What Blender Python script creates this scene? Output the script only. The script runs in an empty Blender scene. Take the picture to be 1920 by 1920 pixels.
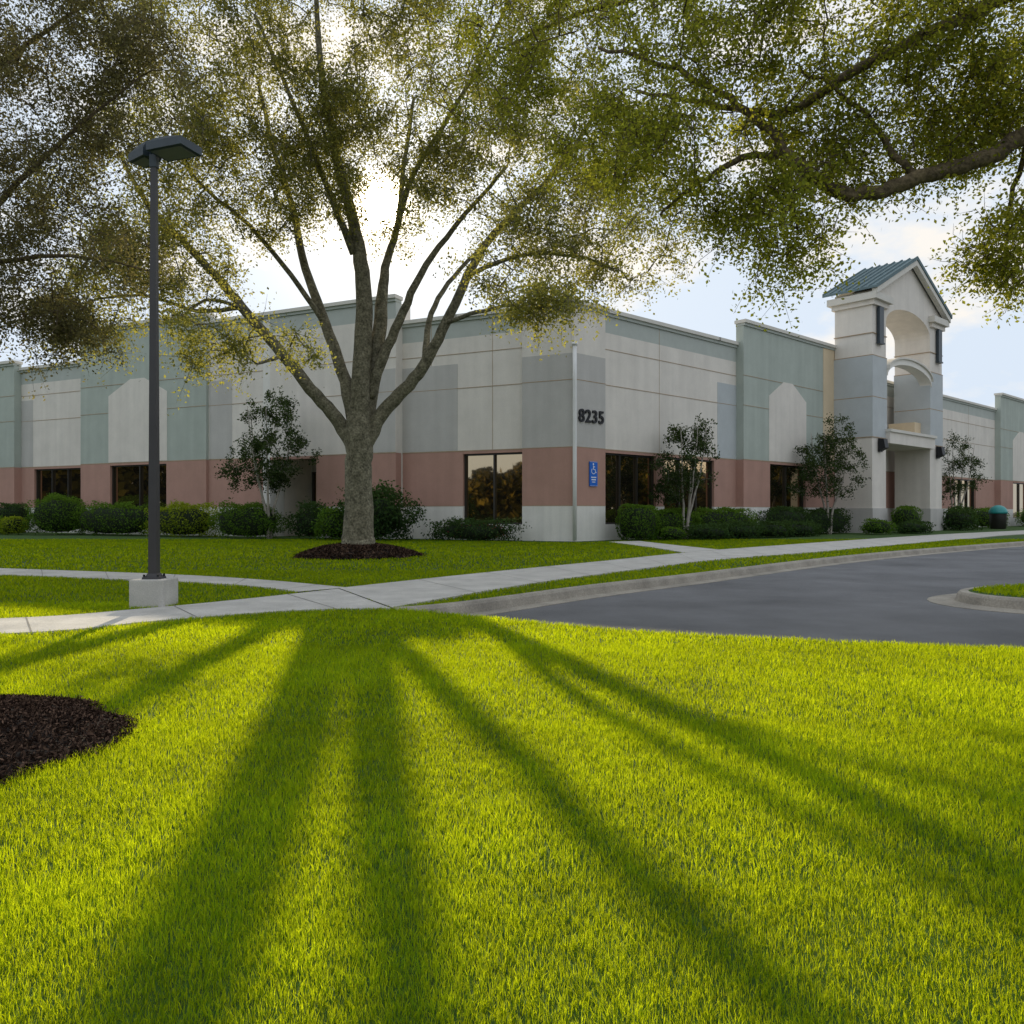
import bpy, math, random
import numpy as np
from mathutils import Vector, Matrix

random.seed(7)
RNG = np.random.default_rng(11)
scene = bpy.context.scene
scene.view_settings.view_transform = 'Standard'
scene.view_settings.look = 'None'
scene.view_settings.exposure = 0
COL = scene.collection

# ------------------------------------------------------------------ sun
SUN_TAN = 0.384
SUN_AZX = -0.162            # x / y of the horizontal direction to the sun
hv = Vector((SUN_AZX, 1.0, 0)).normalized()
SUN_ELEV = math.atan(SUN_TAN * 1.0 / math.sqrt(1 + SUN_AZX**2))
SUN_DIR = Vector((hv.x*math.cos(SUN_ELEV), hv.y*math.cos(SUN_ELEV), math.sin(SUN_ELEV)))

# ------------------------------------------------------------------ materials
def new_mat(name):
    m = bpy.data.materials.new(name)
    m.use_nodes = True
    return m, m.node_tree.nodes, m.node_tree.links, m.node_tree.nodes['Principled BSDF']

def surf(name, col, rough=0.8, var=0.12, scale=3.0, bump=0.0, bscale=60.0, spec=0.3, col2=None, fine=0.0, metallic=0.0, streak=0.0):
    m, N, L, P = new_mat(name)
    P.inputs['Roughness'].default_value = rough
    P.inputs['Specular IOR Level'].default_value = spec
    P.inputs['Metallic'].default_value = metallic
    tc = N.new('ShaderNodeTexCoord')
    n = N.new('ShaderNodeTexNoise'); n.inputs['Scale'].default_value = scale
    n.inputs['Detail'].default_value = 6; n.inputs['Roughness'].default_value = 0.65
    L.new(tc.outputs['Object'], n.inputs['Vector'])
    r = N.new('ShaderNodeValToRGB')
    r.color_ramp.elements[0].position = 0.32; r.color_ramp.elements[1].position = 0.68
    if col2 is None:
        a = [c*(1-var) for c in col]; b = [min(1, c*(1+var)) for c in col]
    else:
        a, b = col, col2
    r.color_ramp.elements[0].color = (*a, 1); r.color_ramp.elements[1].color = (*b, 1)
    L.new(n.outputs['Fac'], r.inputs['Fac'])
    out = r.outputs['Color']
    if fine > 0:
        n2 = N.new('ShaderNodeTexNoise'); n2.inputs['Scale'].default_value = bscale; n2.inputs['Detail'].default_value = 3
        L.new(tc.outputs['Object'], n2.inputs['Vector'])
        mr = N.new('ShaderNodeMapRange'); mr.inputs['From Min'].default_value = 0.3; mr.inputs['From Max'].default_value = 0.7
        mr.inputs['To Min'].default_value = 1-fine; mr.inputs['To Max'].default_value = 1+fine
        L.new(n2.outputs['Fac'], mr.inputs['Value'])
        mm = N.new('ShaderNodeVectorMath'); mm.operation = 'SCALE'
        L.new(out, mm.inputs[0]); L.new(mr.outputs['Result'], mm.inputs['Scale'])
        out = mm.outputs[0]
    if streak > 0:
        mp = N.new('ShaderNodeMapping'); mp.inputs['Scale'].default_value = (1.6, 1.6, 0.12)
        L.new(tc.outputs['Object'], mp.inputs['Vector'])
        n3 = N.new('ShaderNodeTexNoise'); n3.inputs['Scale'].default_value = 1.5; n3.inputs['Detail'].default_value = 5
        L.new(mp.outputs['Vector'], n3.inputs['Vector'])
        mr = N.new('ShaderNodeMapRange'); mr.inputs['From Min'].default_value = 0.35; mr.inputs['From Max'].default_value = 0.65
        mr.inputs['To Min'].default_value = 1-streak; mr.inputs['To Max'].default_value = 1+streak*0.4
        L.new(n3.outputs['Fac'], mr.inputs['Value'])
        mm = N.new('ShaderNodeVectorMath'); mm.operation = 'SCALE'
        L.new(out, mm.inputs[0]); L.new(mr.outputs['Result'], mm.inputs['Scale'])
        out = mm.outputs[0]
    L.new(out, P.inputs['Base Color'])
    if bump > 0:
        nb = N.new('ShaderNodeTexNoise'); nb.inputs['Scale'].default_value = bscale; nb.inputs['Detail'].default_value = 5
        L.new(tc.outputs['Object'], nb.inputs['Vector'])
        bp = N.new('ShaderNodeBump'); bp.inputs['Strength'].default_value = bump; bp.inputs['Distance'].default_value = 0.02
        L.new(nb.outputs['Fac'], bp.inputs['Height']); L.new(bp.outputs['Normal'], P.inputs['Normal'])
    return m

def leafmat(name, dark, light, trans, tfac=0.45, lo=0.5):
    m, N, L, P = new_mat(name)
    N.remove(P)
    D = N.new('ShaderNodeBsdfDiffuse')
    at = N.new('ShaderNodeAttribute'); at.attribute_name = 'tint'
    r = N.new('ShaderNodeValToRGB')
    r.color_ramp.elements[0].color = (*dark, 1); r.color_ramp.elements[1].color = (*light, 1)
    L.new(at.outputs['Fac'], r.inputs['Fac'])
    L.new(r.outputs['Color'], D.inputs['Color'])
    tr = N.new('ShaderNodeBsdfTranslucent')
    r2 = N.new('ShaderNodeValToRGB')
    r2.color_ramp.elements[0].color = (*[c*lo for c in trans], 1); r2.color_ramp.elements[1].color = (*[min(1, c*1.25) for c in trans], 1)
    L.new(at.outputs['Fac'], r2.inputs['Fac'])
    L.new(r2.outputs['Color'], tr.inputs['Color'])
    mx = N.new('ShaderNodeMixShader'); mx.inputs['Fac'].default_value = tfac
    L.new(D.outputs['BSDF'], mx.inputs[1]); L.new(tr.outputs['BSDF'], mx.inputs[2])
    L.new(mx.outputs['Shader'], N['Material Output'].inputs['Surface'])
    return m

M = {}
M['light'] = surf('stucco_light_grey', (0.71, 0.66, 0.595), 0.9, 0.05, 1.2, 0.25, 45, fine=0.05, streak=0.06)
M['grey'] = surf('stucco_mid_grey', (0.50, 0.48, 0.45), 0.9, 0.05, 1.2, 0.25, 45, fine=0.05, streak=0.06)
M['green'] = surf('stucco_sage_green', (0.415, 0.455, 0.405), 0.9, 0.05, 1.2, 0.25, 45, fine=0.05, streak=0.07)
M['pink'] = surf('stucco_terracotta_pink', (0.445, 0.262, 0.208), 0.9, 0.06, 1.2, 0.25, 45, fine=0.06, streak=0.06)
M['plinth'] = surf('stucco_off_white', (0.74, 0.715, 0.665), 0.9, 0.05, 1.2, 0.25, 45, fine=0.05, streak=0.10)
M['tan'] = surf('stucco_tan', (0.66, 0.53, 0.36), 0.9, 0.05, 1.2, 0.25, 45, fine=0.05)
M['sage'] = surf('cornice_grey_green', (0.43, 0.455, 0.42), 0.85, 0.05, 2, 0.1, 45)
M['cap'] = surf('cornice_pale', (0.64, 0.61, 0.55), 0.85, 0.05, 2, 0.1, 45)
M['seam'] = surf('joint_tan', (0.38, 0.28, 0.185), 0.9, 0.1, 4)
M['bluegrey'] = surf('stucco_blue_grey', (0.47, 0.495, 0.50), 0.9, 0.05, 1.2, 0.25, 45, fine=0.05)
M['white'] = surf('stucco_white', (0.76, 0.73, 0.67), 0.9, 0.04, 1.2, 0.2, 45, fine=0.04)
M['roofmetal'] = surf('roof_teal_metal', (0.145, 0.20, 0.215), 0.8, 0.12, 2, 0.0, 40, spec=0.1)
M['flatroof'] = surf('roof_membrane', (0.35, 0.34, 0.32), 0.9, 0.1, 1)
M['dark'] = surf('bronze_frame', (0.02, 0.018, 0.016), 0.4, 0.1, 5, spec=0.5)
M['black'] = surf('black_paint', (0.015, 0.015, 0.017), 0.5, 0.1, 5)
M['concrete'] = surf('concrete', (0.47, 0.45, 0.415), 0.9, 0.16, 2.0, 0.35, 70, fine=0.12)
M['concrete_joint'] = surf('concrete_joint', (0.20, 0.19, 0.17), 0.95, 0.1, 5)
M['kerb'] = surf('kerb_concrete', (0.31, 0.28, 0.235), 0.9, 0.24, 2.0, 0.4, 50, fine=0.18)
M['asphalt'] = surf('asphalt', (0.155, 0.155, 0.160), 0.9, 0.28, 0.45, 0.6, 160, fine=0.35, spec=0.25)
M['soil'] = surf('lawn_soil', (0.022, 0.058, 0.006), 0.95, 0.3, 1.5, 0.5, 40, col2=(0.048, 0.098, 0.010), fine=0.3)
M['earth'] = surf('earth', (0.06, 0.05, 0.03), 0.95, 0.3, 0.3)
M['mulchbase'] = surf('mulch_base', (0.018, 0.012, 0.009), 0.95, 0.4, 14, 0.8, 60)
M['mulch'] = leafmat('mulch_chips', (0.016, 0.010, 0.008), (0.16, 0.10, 0.070), (0.01, 0.005, 0.003), 0.03)
M['bark'] = surf('bark', (0.095, 0.086, 0.056), 0.95, 0.35, 6, 1.0, 22, col2=(0.26, 0.235, 0.165), fine=0.5)
M['barkdark'] = surf('bark_dark', (0.055, 0.040, 0.024), 0.95, 0.35, 8, 1.0, 30, col2=(0.18, 0.135, 0.08), fine=0.45)
M['barkpale'] = surf('bark_pale', (0.24, 0.21, 0.18), 0.9, 0.3, 6, 0.6, 30, col2=(0.46, 0.42, 0.36))
M['polepaint'] = surf('lamp_pole_paint', (0.036, 0.032, 0.034), 0.45, 0.12, 3, 0.1, 60, spec=0.5)
M['headpaint'] = surf('lamp_head_paint', (0.032, 0.046, 0.058), 0.45, 0.15, 3, spec=0.4)
M['lens'] = surf('lamp_lens', (0.14, 0.14, 0.135), 0.3, 0.05, 3)
M['signblue'] = surf('sign_blue', (0.01, 0.13, 0.56), 0.45, 0.05, 3)
M['signwhite'] = surf('sign_white', (0.8, 0.8, 0.8), 0.5, 0.03, 3)
M['teal'] = surf('teal_plastic', (0.02, 0.25, 0.24), 0.4, 0.1, 3, spec=0.5)
M['pipe'] = surf('pipe_white', (0.74, 0.73, 0.71), 0.5, 0.04, 3)

def glass():
    m, N, L, P = new_mat('bronze_glass')
    P.inputs['Base Color'].default_value = (0.012, 0.011, 0.010, 1)
    P.inputs['Roughness'].default_value = 0.08
    g = N.new('ShaderNodeBsdfGlossy'); g.inputs['Color'].default_value = (1.0, 0.76, 0.46, 1); g.inputs['Roughness'].default_value = 0.02
    tc = N.new('ShaderNodeTexCoord'); n = N.new('ShaderNodeTexNoise'); n.inputs['Scale'].default_value = 0.7
    L.new(tc.outputs['Object'], n.inputs['Vector'])
    bp = N.new('ShaderNodeBump'); bp.inputs['Strength'].default_value = 0.05; bp.inputs['Distance'].default_value = 0.05
    L.new(n.outputs['Fac'], bp.inputs['Height']); L.new(bp.outputs['Normal'], g.inputs['Normal'])
    mx = N.new('ShaderNodeMixShader'); mx.inputs['Fac'].default_value = 0.45
    L.new(P.outputs['BSDF'], mx.inputs[1]); L.new(g.outputs['BSDF'], mx.inputs[2])
    L.new(mx.outputs['Shader'], N['Material Output'].inputs['Surface'])
    return m
M['glass'] = glass()

M['grass'] = leafmat('grass_blades', (0.014, 0.078, 0.005), (0.070, 0.20, 0.012), (0.70, 0.80, 0.010), 0.54, 0.60)
M['leafmain'] = leafmat('leaves_olive', (0.034, 0.044, 0.016), (0.120, 0.130, 0.044), (0.56, 0.53, 0.10), 0.40)
M['leafright'] = leafmat('leaves_green', (0.024, 0.040, 0.011), (0.115, 0.140, 0.030), (0.68, 0.68, 0.06), 0.44)
M['leafleft'] = leafmat('leaves_brown', (0.036, 0.040, 0.022), (0.128, 0.118, 0.062), (0.46, 0.40, 0.13), 0.38)
M['leafsmall'] = leafmat('leaves_small_tree', (0.020, 0.040, 0.015), (0.070, 0.100, 0.032), (0.10, 0.14, 0.03), 0.3)
M['hedge'] = leafmat('hedge_leaves', (0.030, 0.080, 0.012), (0.120, 0.220, 0.026), (0.18, 0.28, 0.03), 0.3)
M['hedgeyellow'] = leafmat('hedge_leaves_yellow', (0.10, 0.17, 0.012), (0.32, 0.38, 0.025), (0.3, 0.36, 0.03), 0.3)
M['hedgedark'] = leafmat('hedge_leaves_dark', (0.018, 0.045, 0.016), (0.065, 0.115, 0.036), (0.08, 0.12, 0.02), 0.3)
M['hedgered'] = leafmat('hedge_leaves_red', (0.05, 0.03, 0.012), (0.26, 0.04, 0.05), (0.2, 0.05, 0.03), 0.3)
M['woodleaf'] = leafmat('wood_leaves', (0.020, 0.020, 0.005), (0.17, 0.135, 0.028), (0.05, 0.06, 0.01), 0.2)
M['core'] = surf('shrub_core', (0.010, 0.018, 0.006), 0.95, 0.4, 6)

# ------------------------------------------------------------------ object helpers
def finish(ob, parent=None, label=None, category=None, kind=None, group=None):
    COL.objects.link(ob)
    if parent is not None:
        ob.parent = parent
        # parents are either empties with a plain location or meshes whose world matrix is identity
        off = Vector(parent.location) if parent.parent is None else Vector((0, 0, 0))
        ob.matrix_parent_inverse = Matrix.Translation(-off)
    if label: ob['label'] = label
    if category: ob['category'] = category
    if kind: ob['kind'] = kind
    if group: ob['group'] = group
    return ob

def empty(name, loc, label, category, group=None):
    e = bpy.data.objects.new(name, None)
    e.location = loc
    e.empty_display_size = 0.3
    return finish(e, None, label, category, None, group)

class MB:
    def __init__(s): s.v = []; s.f = []; s.m = []; s.mats = []
    def mi(s, key):
        if key not in s.mats: s.mats.append(key)
        return s.mats.index(key)
    def hexa(s, p, key):
        b = len(s.v); s.v += [tuple(q) for q in p]; k = s.mi(key)
        for f in ((0,3,2,1),(4,5,6,7),(0,1,5,4),(1,2,6,5),(2,3,7,6),(3,0,4,7)):
            s.f.append([b+i for i in f]); s.m.append(k)
    def prism(s, pts, vec, key, key_cap=None):
        b = len(s.v); n = len(pts); k = s.mi(key); kc = s.mi(key_cap or key)
        vec = Vector(vec)
        s.v += [tuple(p) for p in pts] + [tuple(Vector(p)+vec) for p in pts]
        s.f.append([b+i for i in range(n)][::-1]); s.m.append(kc)
        s.f.append([b+n+i for i in range(n)]); s.m.append(kc)
        for i in range(n):
            j = (i+1) % n
            s.f.append([b+i, b+j, b+n+j, b+n+i]); s.m.append(k)
    def box(s, x0, x1, y0, y1, z0, z1, key):
        s.hexa([(x0,y0,z0),(x1,y0,z0),(x1,y1,z0),(x0,y1,z0),(x0,y0,z1),(x1,y0,z1),(x1,y1,z1),(x0,y1,z1)], key)
    def build(s, name, smooth=False, bevel=0.0):
        me = bpy.data.meshes.new(name)
        me.from_pydata(s.v, [], s.f)
        for k in s.mats: me.materials.append(M[k])
        me.polygons.foreach_set('material_index', s.m)
        if smooth: me.polygons.foreach_set('use_smooth', [True]*len(s.f))
        me.update()
        import bmesh
        bm = bmesh.new(); bm.from_mesh(me)
        bmesh.ops.recalc_face_normals(bm, faces=bm.faces)
        if bevel > 0:
            bmesh.ops.remove_doubles(bm, verts=bm.verts, dist=0.0005)
            bmesh.ops.bevel(bm, geom=list(bm.edges), offset=bevel, segments=2, affect='EDGES', profile=0.6)
        bm.to_mesh(me); bm.free()
        return bpy.data.objects.new(name, me)

def np_mesh(name, verts, loops, starts, totals, mats, tint=None, midx=None, smooth=None):
    me = bpy.data.meshes.new(name)
    me.vertices.add(len(verts)); me.vertices.foreach_set('co', np.ascontiguousarray(verts, dtype=np.float32).ravel())
    me.loops.add(len(loops)); me.loops.foreach_set('vertex_index', np.ascontiguousarray(loops, dtype=np.int32))
    me.polygons.add(len(starts))
    me.polygons.foreach_set('loop_start', np.ascontiguousarray(starts, dtype=np.int32))
    try: me.polygons.foreach_set('loop_total', np.ascontiguousarray(totals, dtype=np.int32))
    except Exception: pass
    for k in mats: me.materials.append(M[k])
    if midx is not None: me.polygons.foreach_set('material_index', np.ascontiguousarray(midx, dtype=np.int32))
    if smooth is not None: me.polygons.foreach_set('use_smooth', smooth)
    if tint is not None:
        a = me.attributes.new('tint', 'FLOAT', 'POINT')
        a.data.foreach_set('value', np.ascontiguousarray(tint, dtype=np.float32))
    me.update(calc_edges=True)
    me.validate()
    return bpy.data.objects.new(name, me)

def leaf_arrays(P, size, aspect=0.5, rng=RNG, up_bias=0.0, sizevar=0.35):
    n = len(P)
    a = rng.normal(size=(n, 3)); a[:, 2] += up_bias
    a /= np.linalg.norm(a, axis=1)[:, None]
    b = rng.normal(size=(n, 3)); b -= a*np.sum(a*b, axis=1)[:, None]
    b /= np.linalg.norm(b, axis=1)[:, None]
    s = (size*(1+sizevar*rng.uniform(-1, 1, n)))[:, None]
    w = s*aspect*0.5
    v = np.empty((n, 4, 3), np.float32)
    v[:, 0] = P - a*s*0.5; v[:, 1] = P + b*w; v[:, 2] = P + a*s*0.5; v[:, 3] = P - b*w
    return v.reshape(-1, 3)

def leaves_object(name, P, size, mat, tint, aspect=0.5, up_bias=0.0):
    v = leaf_arrays(P, size, aspect, up_bias=up_bias)
    n = len(P)
    return np_mesh(name, v, np.arange(4*n), np.arange(n)*4, np.full(n, 4), [mat], np.repeat(tint, 4))

class Tubes:
    def __init__(s): s.v = []; s.f = []; s.c = 0
    def add(s, pts, rad, sides=8):
        pts = [Vector(p) for p in pts]; n = len(pts)
        prev = None
        for i in range(n):
            t = (pts[min(i+1, n-1)] - pts[max(i-1, 0)])
            if t.length < 1e-6: t = Vector((0, 0, 1))
            t.normalize()
            if prev is None:
                ref = Vector((1, 0, 0)) if abs(t.x) < 0.9 else Vector((0, 1, 0))
                u = (ref - t*ref.dot(t)).normalized()
            else:
                u = (prev - t*prev.dot(t)).normalized()
            prev = u; w = t.cross(u)
            for k in range(sides):
                an = 2*math.pi*k/sides
                s.v.append(tuple(pts[i] + (u*math.cos(an) + w*math.sin(an))*rad[i]))
        for i in range(n-1):
            for k in range(sides):
                a = s.c+i*sides+k; b = s.c+i*sides+(k+1) % sides
                s.f.append((a, b, b+sides, a+sides))
        s.f.append(tuple(s.c+(n-1)*sides+k for k in range(sides)))
        s.f.append(tuple(s.c+k for k in range(sides))[::-1])
        s.c += n*sides
    def build(s, name, mat):
        me = bpy.data.meshes.new(name)
        me.from_pydata(s.v, [], s.f); me.materials.append(M[mat])
        me.polygons.foreach_set('use_smooth', [True]*len(me.polygons)); me.update()
        return bpy.data.objects.new(name, me)

def smooth_path(pts, rad, sub=4, jit=0.0):
    P = [Vector(p) for p in pts]; out = []; ro = []
    n = len(P)
    for i in range(n-1):
        p0 = P[max(i-1, 0)]; p1 = P[i]; p2 = P[i+1]; p3 = P[min(i+2, n-1)]
        for k in range(sub):
            t = k/sub
            q = 0.5*((2*p1) + (p2-p0)*t + (2*p0-5*p1+4*p2-p3)*t*t + (3*p1-p0-3*p2+p3)*t**3)
            if jit and not (i == 0 and k == 0):
                q = q + Vector((random.gauss(0, jit), random.gauss(0, jit), random.gauss(0, jit)))
            out.append(q); ro.append(rad[i]*(1-t)+rad[i+1]*t)
    out.append(P[-1]); ro.append(rad[-1])
    return out, ro

def pip(poly, x, y):
    inside = np.zeros(len(x), bool); n = len(poly); j = n-1
    for i in range(n):
        xi, yi = poly[i]; xj, yj = poly[j]
        c = ((yi > y) != (yj > y)) & (x < (xj-xi)*(y-yi)/((yj-yi) if yj != yi else 1e-9)+xi)
        inside ^= c; j = i
    return inside

# ------------------------------------------------------------------ ground, road, paths
def cr2(pts, sub=6):
    q, _ = smooth_path([(x, y, 0) for x, y in pts], [1]*len(pts), sub)
    return [(p.x, p.y) for p in q]

BACK = cr2([(-1.36, 9.02), (-0.9, 9.35), (-0.35, 9.95), (1.1, 11.8), (3.2, 14.1), (5.6, 16.9), (8.35, 19.9), (12.4, 23.8), (19.5, 30.0), (30, 38.5), (60, 62), (200, 170)])
FRONT = cr2([(-1.36, 9.02), (-0.95, 8.80), (0.1, 8.05), (1.2, 7.35), (2.6, 6.85), (4.1, 6.45), (7, 6.0), (12, 5.4), (60, 2.0), (200, -10)])
ROAD = BACK + FRONT[::-1][:-1]

def sheet(name, poly, z, mat, kind='structure'):
    mb = MB(); mb.v = [(x, y, z) for x, y in poly]; mb.f = [list(range(len(poly)))]; mb.m = [mb.mi(mat)]
    ob = mb.build(name)
    if ob.data.polygons[0].normal.z < 0: ob.data.flip_normals()
    return finish(ob, kind=kind)

g = sheet('ground', [(-900, -900), (900, -900), (900, 900), (-900, 900)], -0.17, 'earth')
lawnpoly = [(-700, -700), (200, -700)] + FRONT[::-1] + BACK[1:] + [(200, 700), (-700, 700)]
sheet('lawn', lawnpoly, 0.0, 'soil')
sheet('road', [(-3, 6), (-3, 12), (0, 14), (200, 175), (200, -14), (60, 0), (10, 3.5), (0, 6)], -0.125, 'asphalt')

def strip(name, A, B, z, mat, joints=None, thick=0.0, kind='structure'):
    mb = MB(); k = mb.mi(mat)
    n = len(A)
    for (x, y) in A: mb.v.append((x, y, z))
    for (x, y) in B: mb.v.append((x, y, z))
    for i in range(n-1): mb.f.append([i, i+1, n+i+1, n+i]); mb.m.append(k)
    if thick:
        for E, o in ((A, 0), (B, n)):
            b = len(mb.v)
            for (x, y) in E: mb.v.append((x, y, z-thick))
            for i in range(n-1): mb.f.append([o+i, o+i+1, b+i+1, b+i]); mb.m.append(k)
    if joints:
        kj = mb.mi('concrete_joint')
        d = 0; last = 0
        for i in range(n-1):
            a0 = Vector(A[i]); a1 = Vector(A[i+1]); b0 = Vector(B[i]); b1 = Vector(B[i+1])
            m0 = (a0+b0)/2; m1 = (a1+b1)/2; seg = (m1-m0).length
            if seg < 1e-6: continue
            t = last + joints - d
            while t <= seg:
                w = 0.007/seg
                b = len(mb.v)
                for tt in (t/seg-w, t/seg+w):
                    pa = a0.lerp(a1, tt); pb = b0.lerp(b1, tt)
                    mb.v += [(pa.x, pa.y, z+0.003), (pb.x, pb.y, z+0.003)]
                mb.f.append([b, b+1, b+3, b+2]); mb.m.append(kj)
                last = d+t; t += joints
            d += seg
    return finish(mb.build(name), kind=kind)

A_lo = cr2([(-30, 4.5), (-14, 5.9), (-8, 6.5), (-4.55, 7.11), (-3.54, 7.95), (-2.40, 8.80), (-1.36, 9.00)])
A_hi = cr2([(-30, 5.7), (-14, 7.1), (-8.2, 7.6), (-5.20, 8.13), (-4.15, 8.95), (-3.3, 10.0), (-2.45, 11.30)])
strip('path', A_lo, A_hi, 0.02, 'concrete', 1.5, 0.1)
B_lo = cr2([(-40, 22.5), (-20, 17.5), (-8.8, 13.75), (-5.58, 12.55), (-3.9, 11.75), (-2.9, 10.8)])
B_hi = cr2([(-40, 24.2), (-20, 19.2), (-9.7, 15.3), (-6.15, 13.95), (-4.0, 12.75), (-2.35, 11.42)])
strip('path', B_lo, B_hi, 0.024, 'concrete', 1.5, 0.1)
C_hi = cr2([(-2.45, 11.30), (-0.56, 14.1), (2.25, 17.9), (5.2, 22.0), (8.6, 25.8), (12.8, 30.4), (19.0, 36.8), (24.5, 42.0), (44, 59)])
C_lo = cr2([(-1.36, 9.02), (0.33, 12.1), (2.54, 15.3), (4.74, 18.2), (8.2, 21.6), (11.2, 24.8), (19.0, 33.0), (25.5, 39.6), (46, 57)])
strip('path', C_lo, C_hi, 0.028, 'concrete', 1.8, 0.1)
D_lo = [(4.55, 21.2), (4.3, 24.0), (3.9, 26.4), (3.5, 28.8)]
D_hi = [(5.9, 22.8), (5.5, 24.8), (5.1, 27.0), (4.7, 29.6)]
strip('path', D_lo, D_hi, 0.032, 'concrete', 1.5, 0.1)

def offset_line(P, d):
    out = []
    for i in range(len(P)):
        a = Vector(P[max(i-1, 0)]); b = Vector(P[min(i+1, len(P)-1)])
        t = (b-a).normalized(); nrm = Vector((-t.y, t.x))
        out.append((P[i][0]+nrm.x*d, P[i][1]+nrm.y*d))
    return out

def kerb(P, side, name='kerb', gut=0.34, top=0.025):
    Qg = offset_line(P, side*gut)
    mb = MB(); k = mb.mi('kerb'); n = len(P)
    rows = [[(x, y, -0.05) for x, y in P], [(x, y, top) for x, y in P],
            [(x, y, top-0.005) for x, y in offset_line(P, side*0.10)],
            [(x, y, top-0.035) for x, y in offset_line(P, side*0.13)], [(x, y, -0.105) for x, y in offset_line(P, side*0.16)], [(x, y, -0.118) for x, y in Qg], [(x, y, -0.14) for x, y in Qg]]
    for r in rows: mb.v += r
    for r in range(len(rows)-1):
        for i in range(n-1):
            mb.f.append([r*n+i, r*n+i+1, (r+1)*n+i+1, (r+1)*n+i]); mb.m.append(k)
    return finish(mb.build(name), kind='structure')
kerb(BACK, -1)
kerb(FRONT, 1, gut=0.19, top=-0.012)

IX, IY, IRX, IRY = 8.60, 10.6, 2.45, 1.3
ISL = [(IX+IRX*math.cos(t), IY+IRY*math.sin(t)) for t in np.linspace(0, 2*math.pi, 49)]
kerb(ISL, -1, gut=0.5)
sheet('traffic_island', ISL[:-1], 0.018, 'soil')

MUL1 = (-3.85, 19.8, 1.55)
MUL2 = (-2.97, 3.68, 1.05)
def mulch(cxm, cym, r, h, n, size, lab):
    mb = MB(); rings = 14; seg = 56
    def rr(a): return r*(1+0.05*math.sin(3*a+1)+0.035*math.sin(7*a)+0.02*math.sin(13*a+2))
    mb.v.append((cxm, cym, h))
    for i in range(1, rings+1):
        t = i/rings
        for k in range(seg):
            a = 2*math.pi*k/seg
            z = h*(1-t**2.2) + random.gauss(0, 0.008) + 0.01 - (0.03 if i == rings else 0)
            mb.v.append((cxm+rr(a)*t*math.cos(a), cym+rr(a)*t*math.sin(a), z))
    k0 = mb.mi('mulchbase')
    for k in range(seg): mb.f.append([0, 1+k, 1+(k+1) % seg]); mb.m.append(k0)
    for i in range(rings-1):
        for k in range(seg):
            a = 1+i*seg+k; b = 1+i*seg+(k+1) % seg
            mb.f.append([a, a+seg, b+seg, b]); mb.m.append(k0)
    base = mb.build('mulch_bed', smooth=True)
    finish(base, kind='stuff', label=lab, category='mulch')
    a = RNG.uniform(0, 2*math.pi, n); t = np.sqrt(RNG.uniform(0, 1, n))*1.01
    t = np.where(RNG.uniform(0, 1, n) < 0.06, t*1.06, t)
    R = r*(1+0.05*np.sin(3*a+1)+0.035*np.sin(7*a)+0.02*np.sin(13*a+2))
    P = np.stack([cxm+R*t*np.cos(a), cym+R*t*np.sin(a), h*(1-np.minimum(t, 1)**2.2)+0.015+RNG.uniform(0, 0.015, n)], 1)
    ob = leaves_object('mulch_chips', P, size, 'mulch', RNG.uniform(0, 1, n)**2.0, 0.32)
    finish(ob, parent=base)
mulch(*MUL1, 0.30, 7000, 0.10, 'dark mulch mound around the trunk of the tree')
mulch(*MUL2, 0.11, 34000, 0.028, 'dark brown bark mulch bed set in the lawn')

# ------------------------------------------------------------------ grass blades
def allowed(x, y):
    ok = ~pip(ROAD, x, y)
    for lo, hi in ((A_lo, A_hi), (B_lo, B_hi), (C_lo, C_hi), (D_lo, D_hi)):
        ok &= ~pip(lo + hi[::-1], x, y)
    for (mx, my, r) in (MUL1, MUL2):
        ang = np.arctan2(y-my, x-mx)
        R = r*(1+0.05*np.sin(3*ang+1)+0.035*np.sin(7*ang)+0.02*np.sin(13*ang+2))
        ok &= ((x-mx)**2+(y-my)**2) > (R-0.03)**2
    return ok
def lowfreq(x, y):
    return (np.sin(x*1.7+0.6*np.sin(y*1.3))*np.sin(y*2.1+x*0.5)+0.6*np.sin(x*4.3+y*3.1)*np.sin(y*5.2-x*2.0)+0.5*np.sin(x*11+y*7)*np.sin(y*9-x*5)+0.5*np.sin(x*23-y*17)*np.sin(y*21+x*9)+0.4*np.sin(x*41+y*13)*np.sin(y*37-x*19))/2.4
zones = [(1.15, 2.4, 26000, 0.035, 0.0020), (2.4, 4.2, 15000, 0.037, 0.0027), (4.2, 6.6, 7500, 0.039, 0.0038),
         (6.6, 9.6, 3400, 0.040, 0.0065), (9.6, 15.0, 1100, 0.042, 0.011), (15.0, 32.0, 260, 0.048, 0.024)]
PX = []; PY = []; H = []; W = []
for y0, y1, dens, h, w in zones:
    xm = 0.70*y1+0.3
    n = int(dens*(y1-y0)*2*xm)
    x = RNG.uniform(-xm, xm, n); y = RNG.uniform(y0, y1, n)
    ok = (np.abs(x) < 0.67*y+0.2) & allowed(x, y)
    if y0 > 14: ok &= (y < 28.5+np.abs(x-2.3)*np.where(x > 2.3, 0.9, 0.47))
    x = x[ok]; y = y[ok]
    PX.append(x); PY.append(y); H.append(np.full(len(x), h)); W.append(np.full(len(x), w))
PX = np.concatenate(PX); PY = np.concatenate(PY); H = np.concatenate(H); W = np.concatenate(W)
n = len(PX)
lf = lowfreq(PX, PY)
H = H*(0.50+0.65*RNG.uniform(0, 1, n)+0.32*lf); W = W*RNG.uniform(0.7, 1.25, n)
ang = RNG.uniform(0, 2*math.pi, n); bend = RNG.uniform(0.1, 1.0, n)*H
ba = ang+math.pi/2+RNG.normal(0, 0.5, n)
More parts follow.
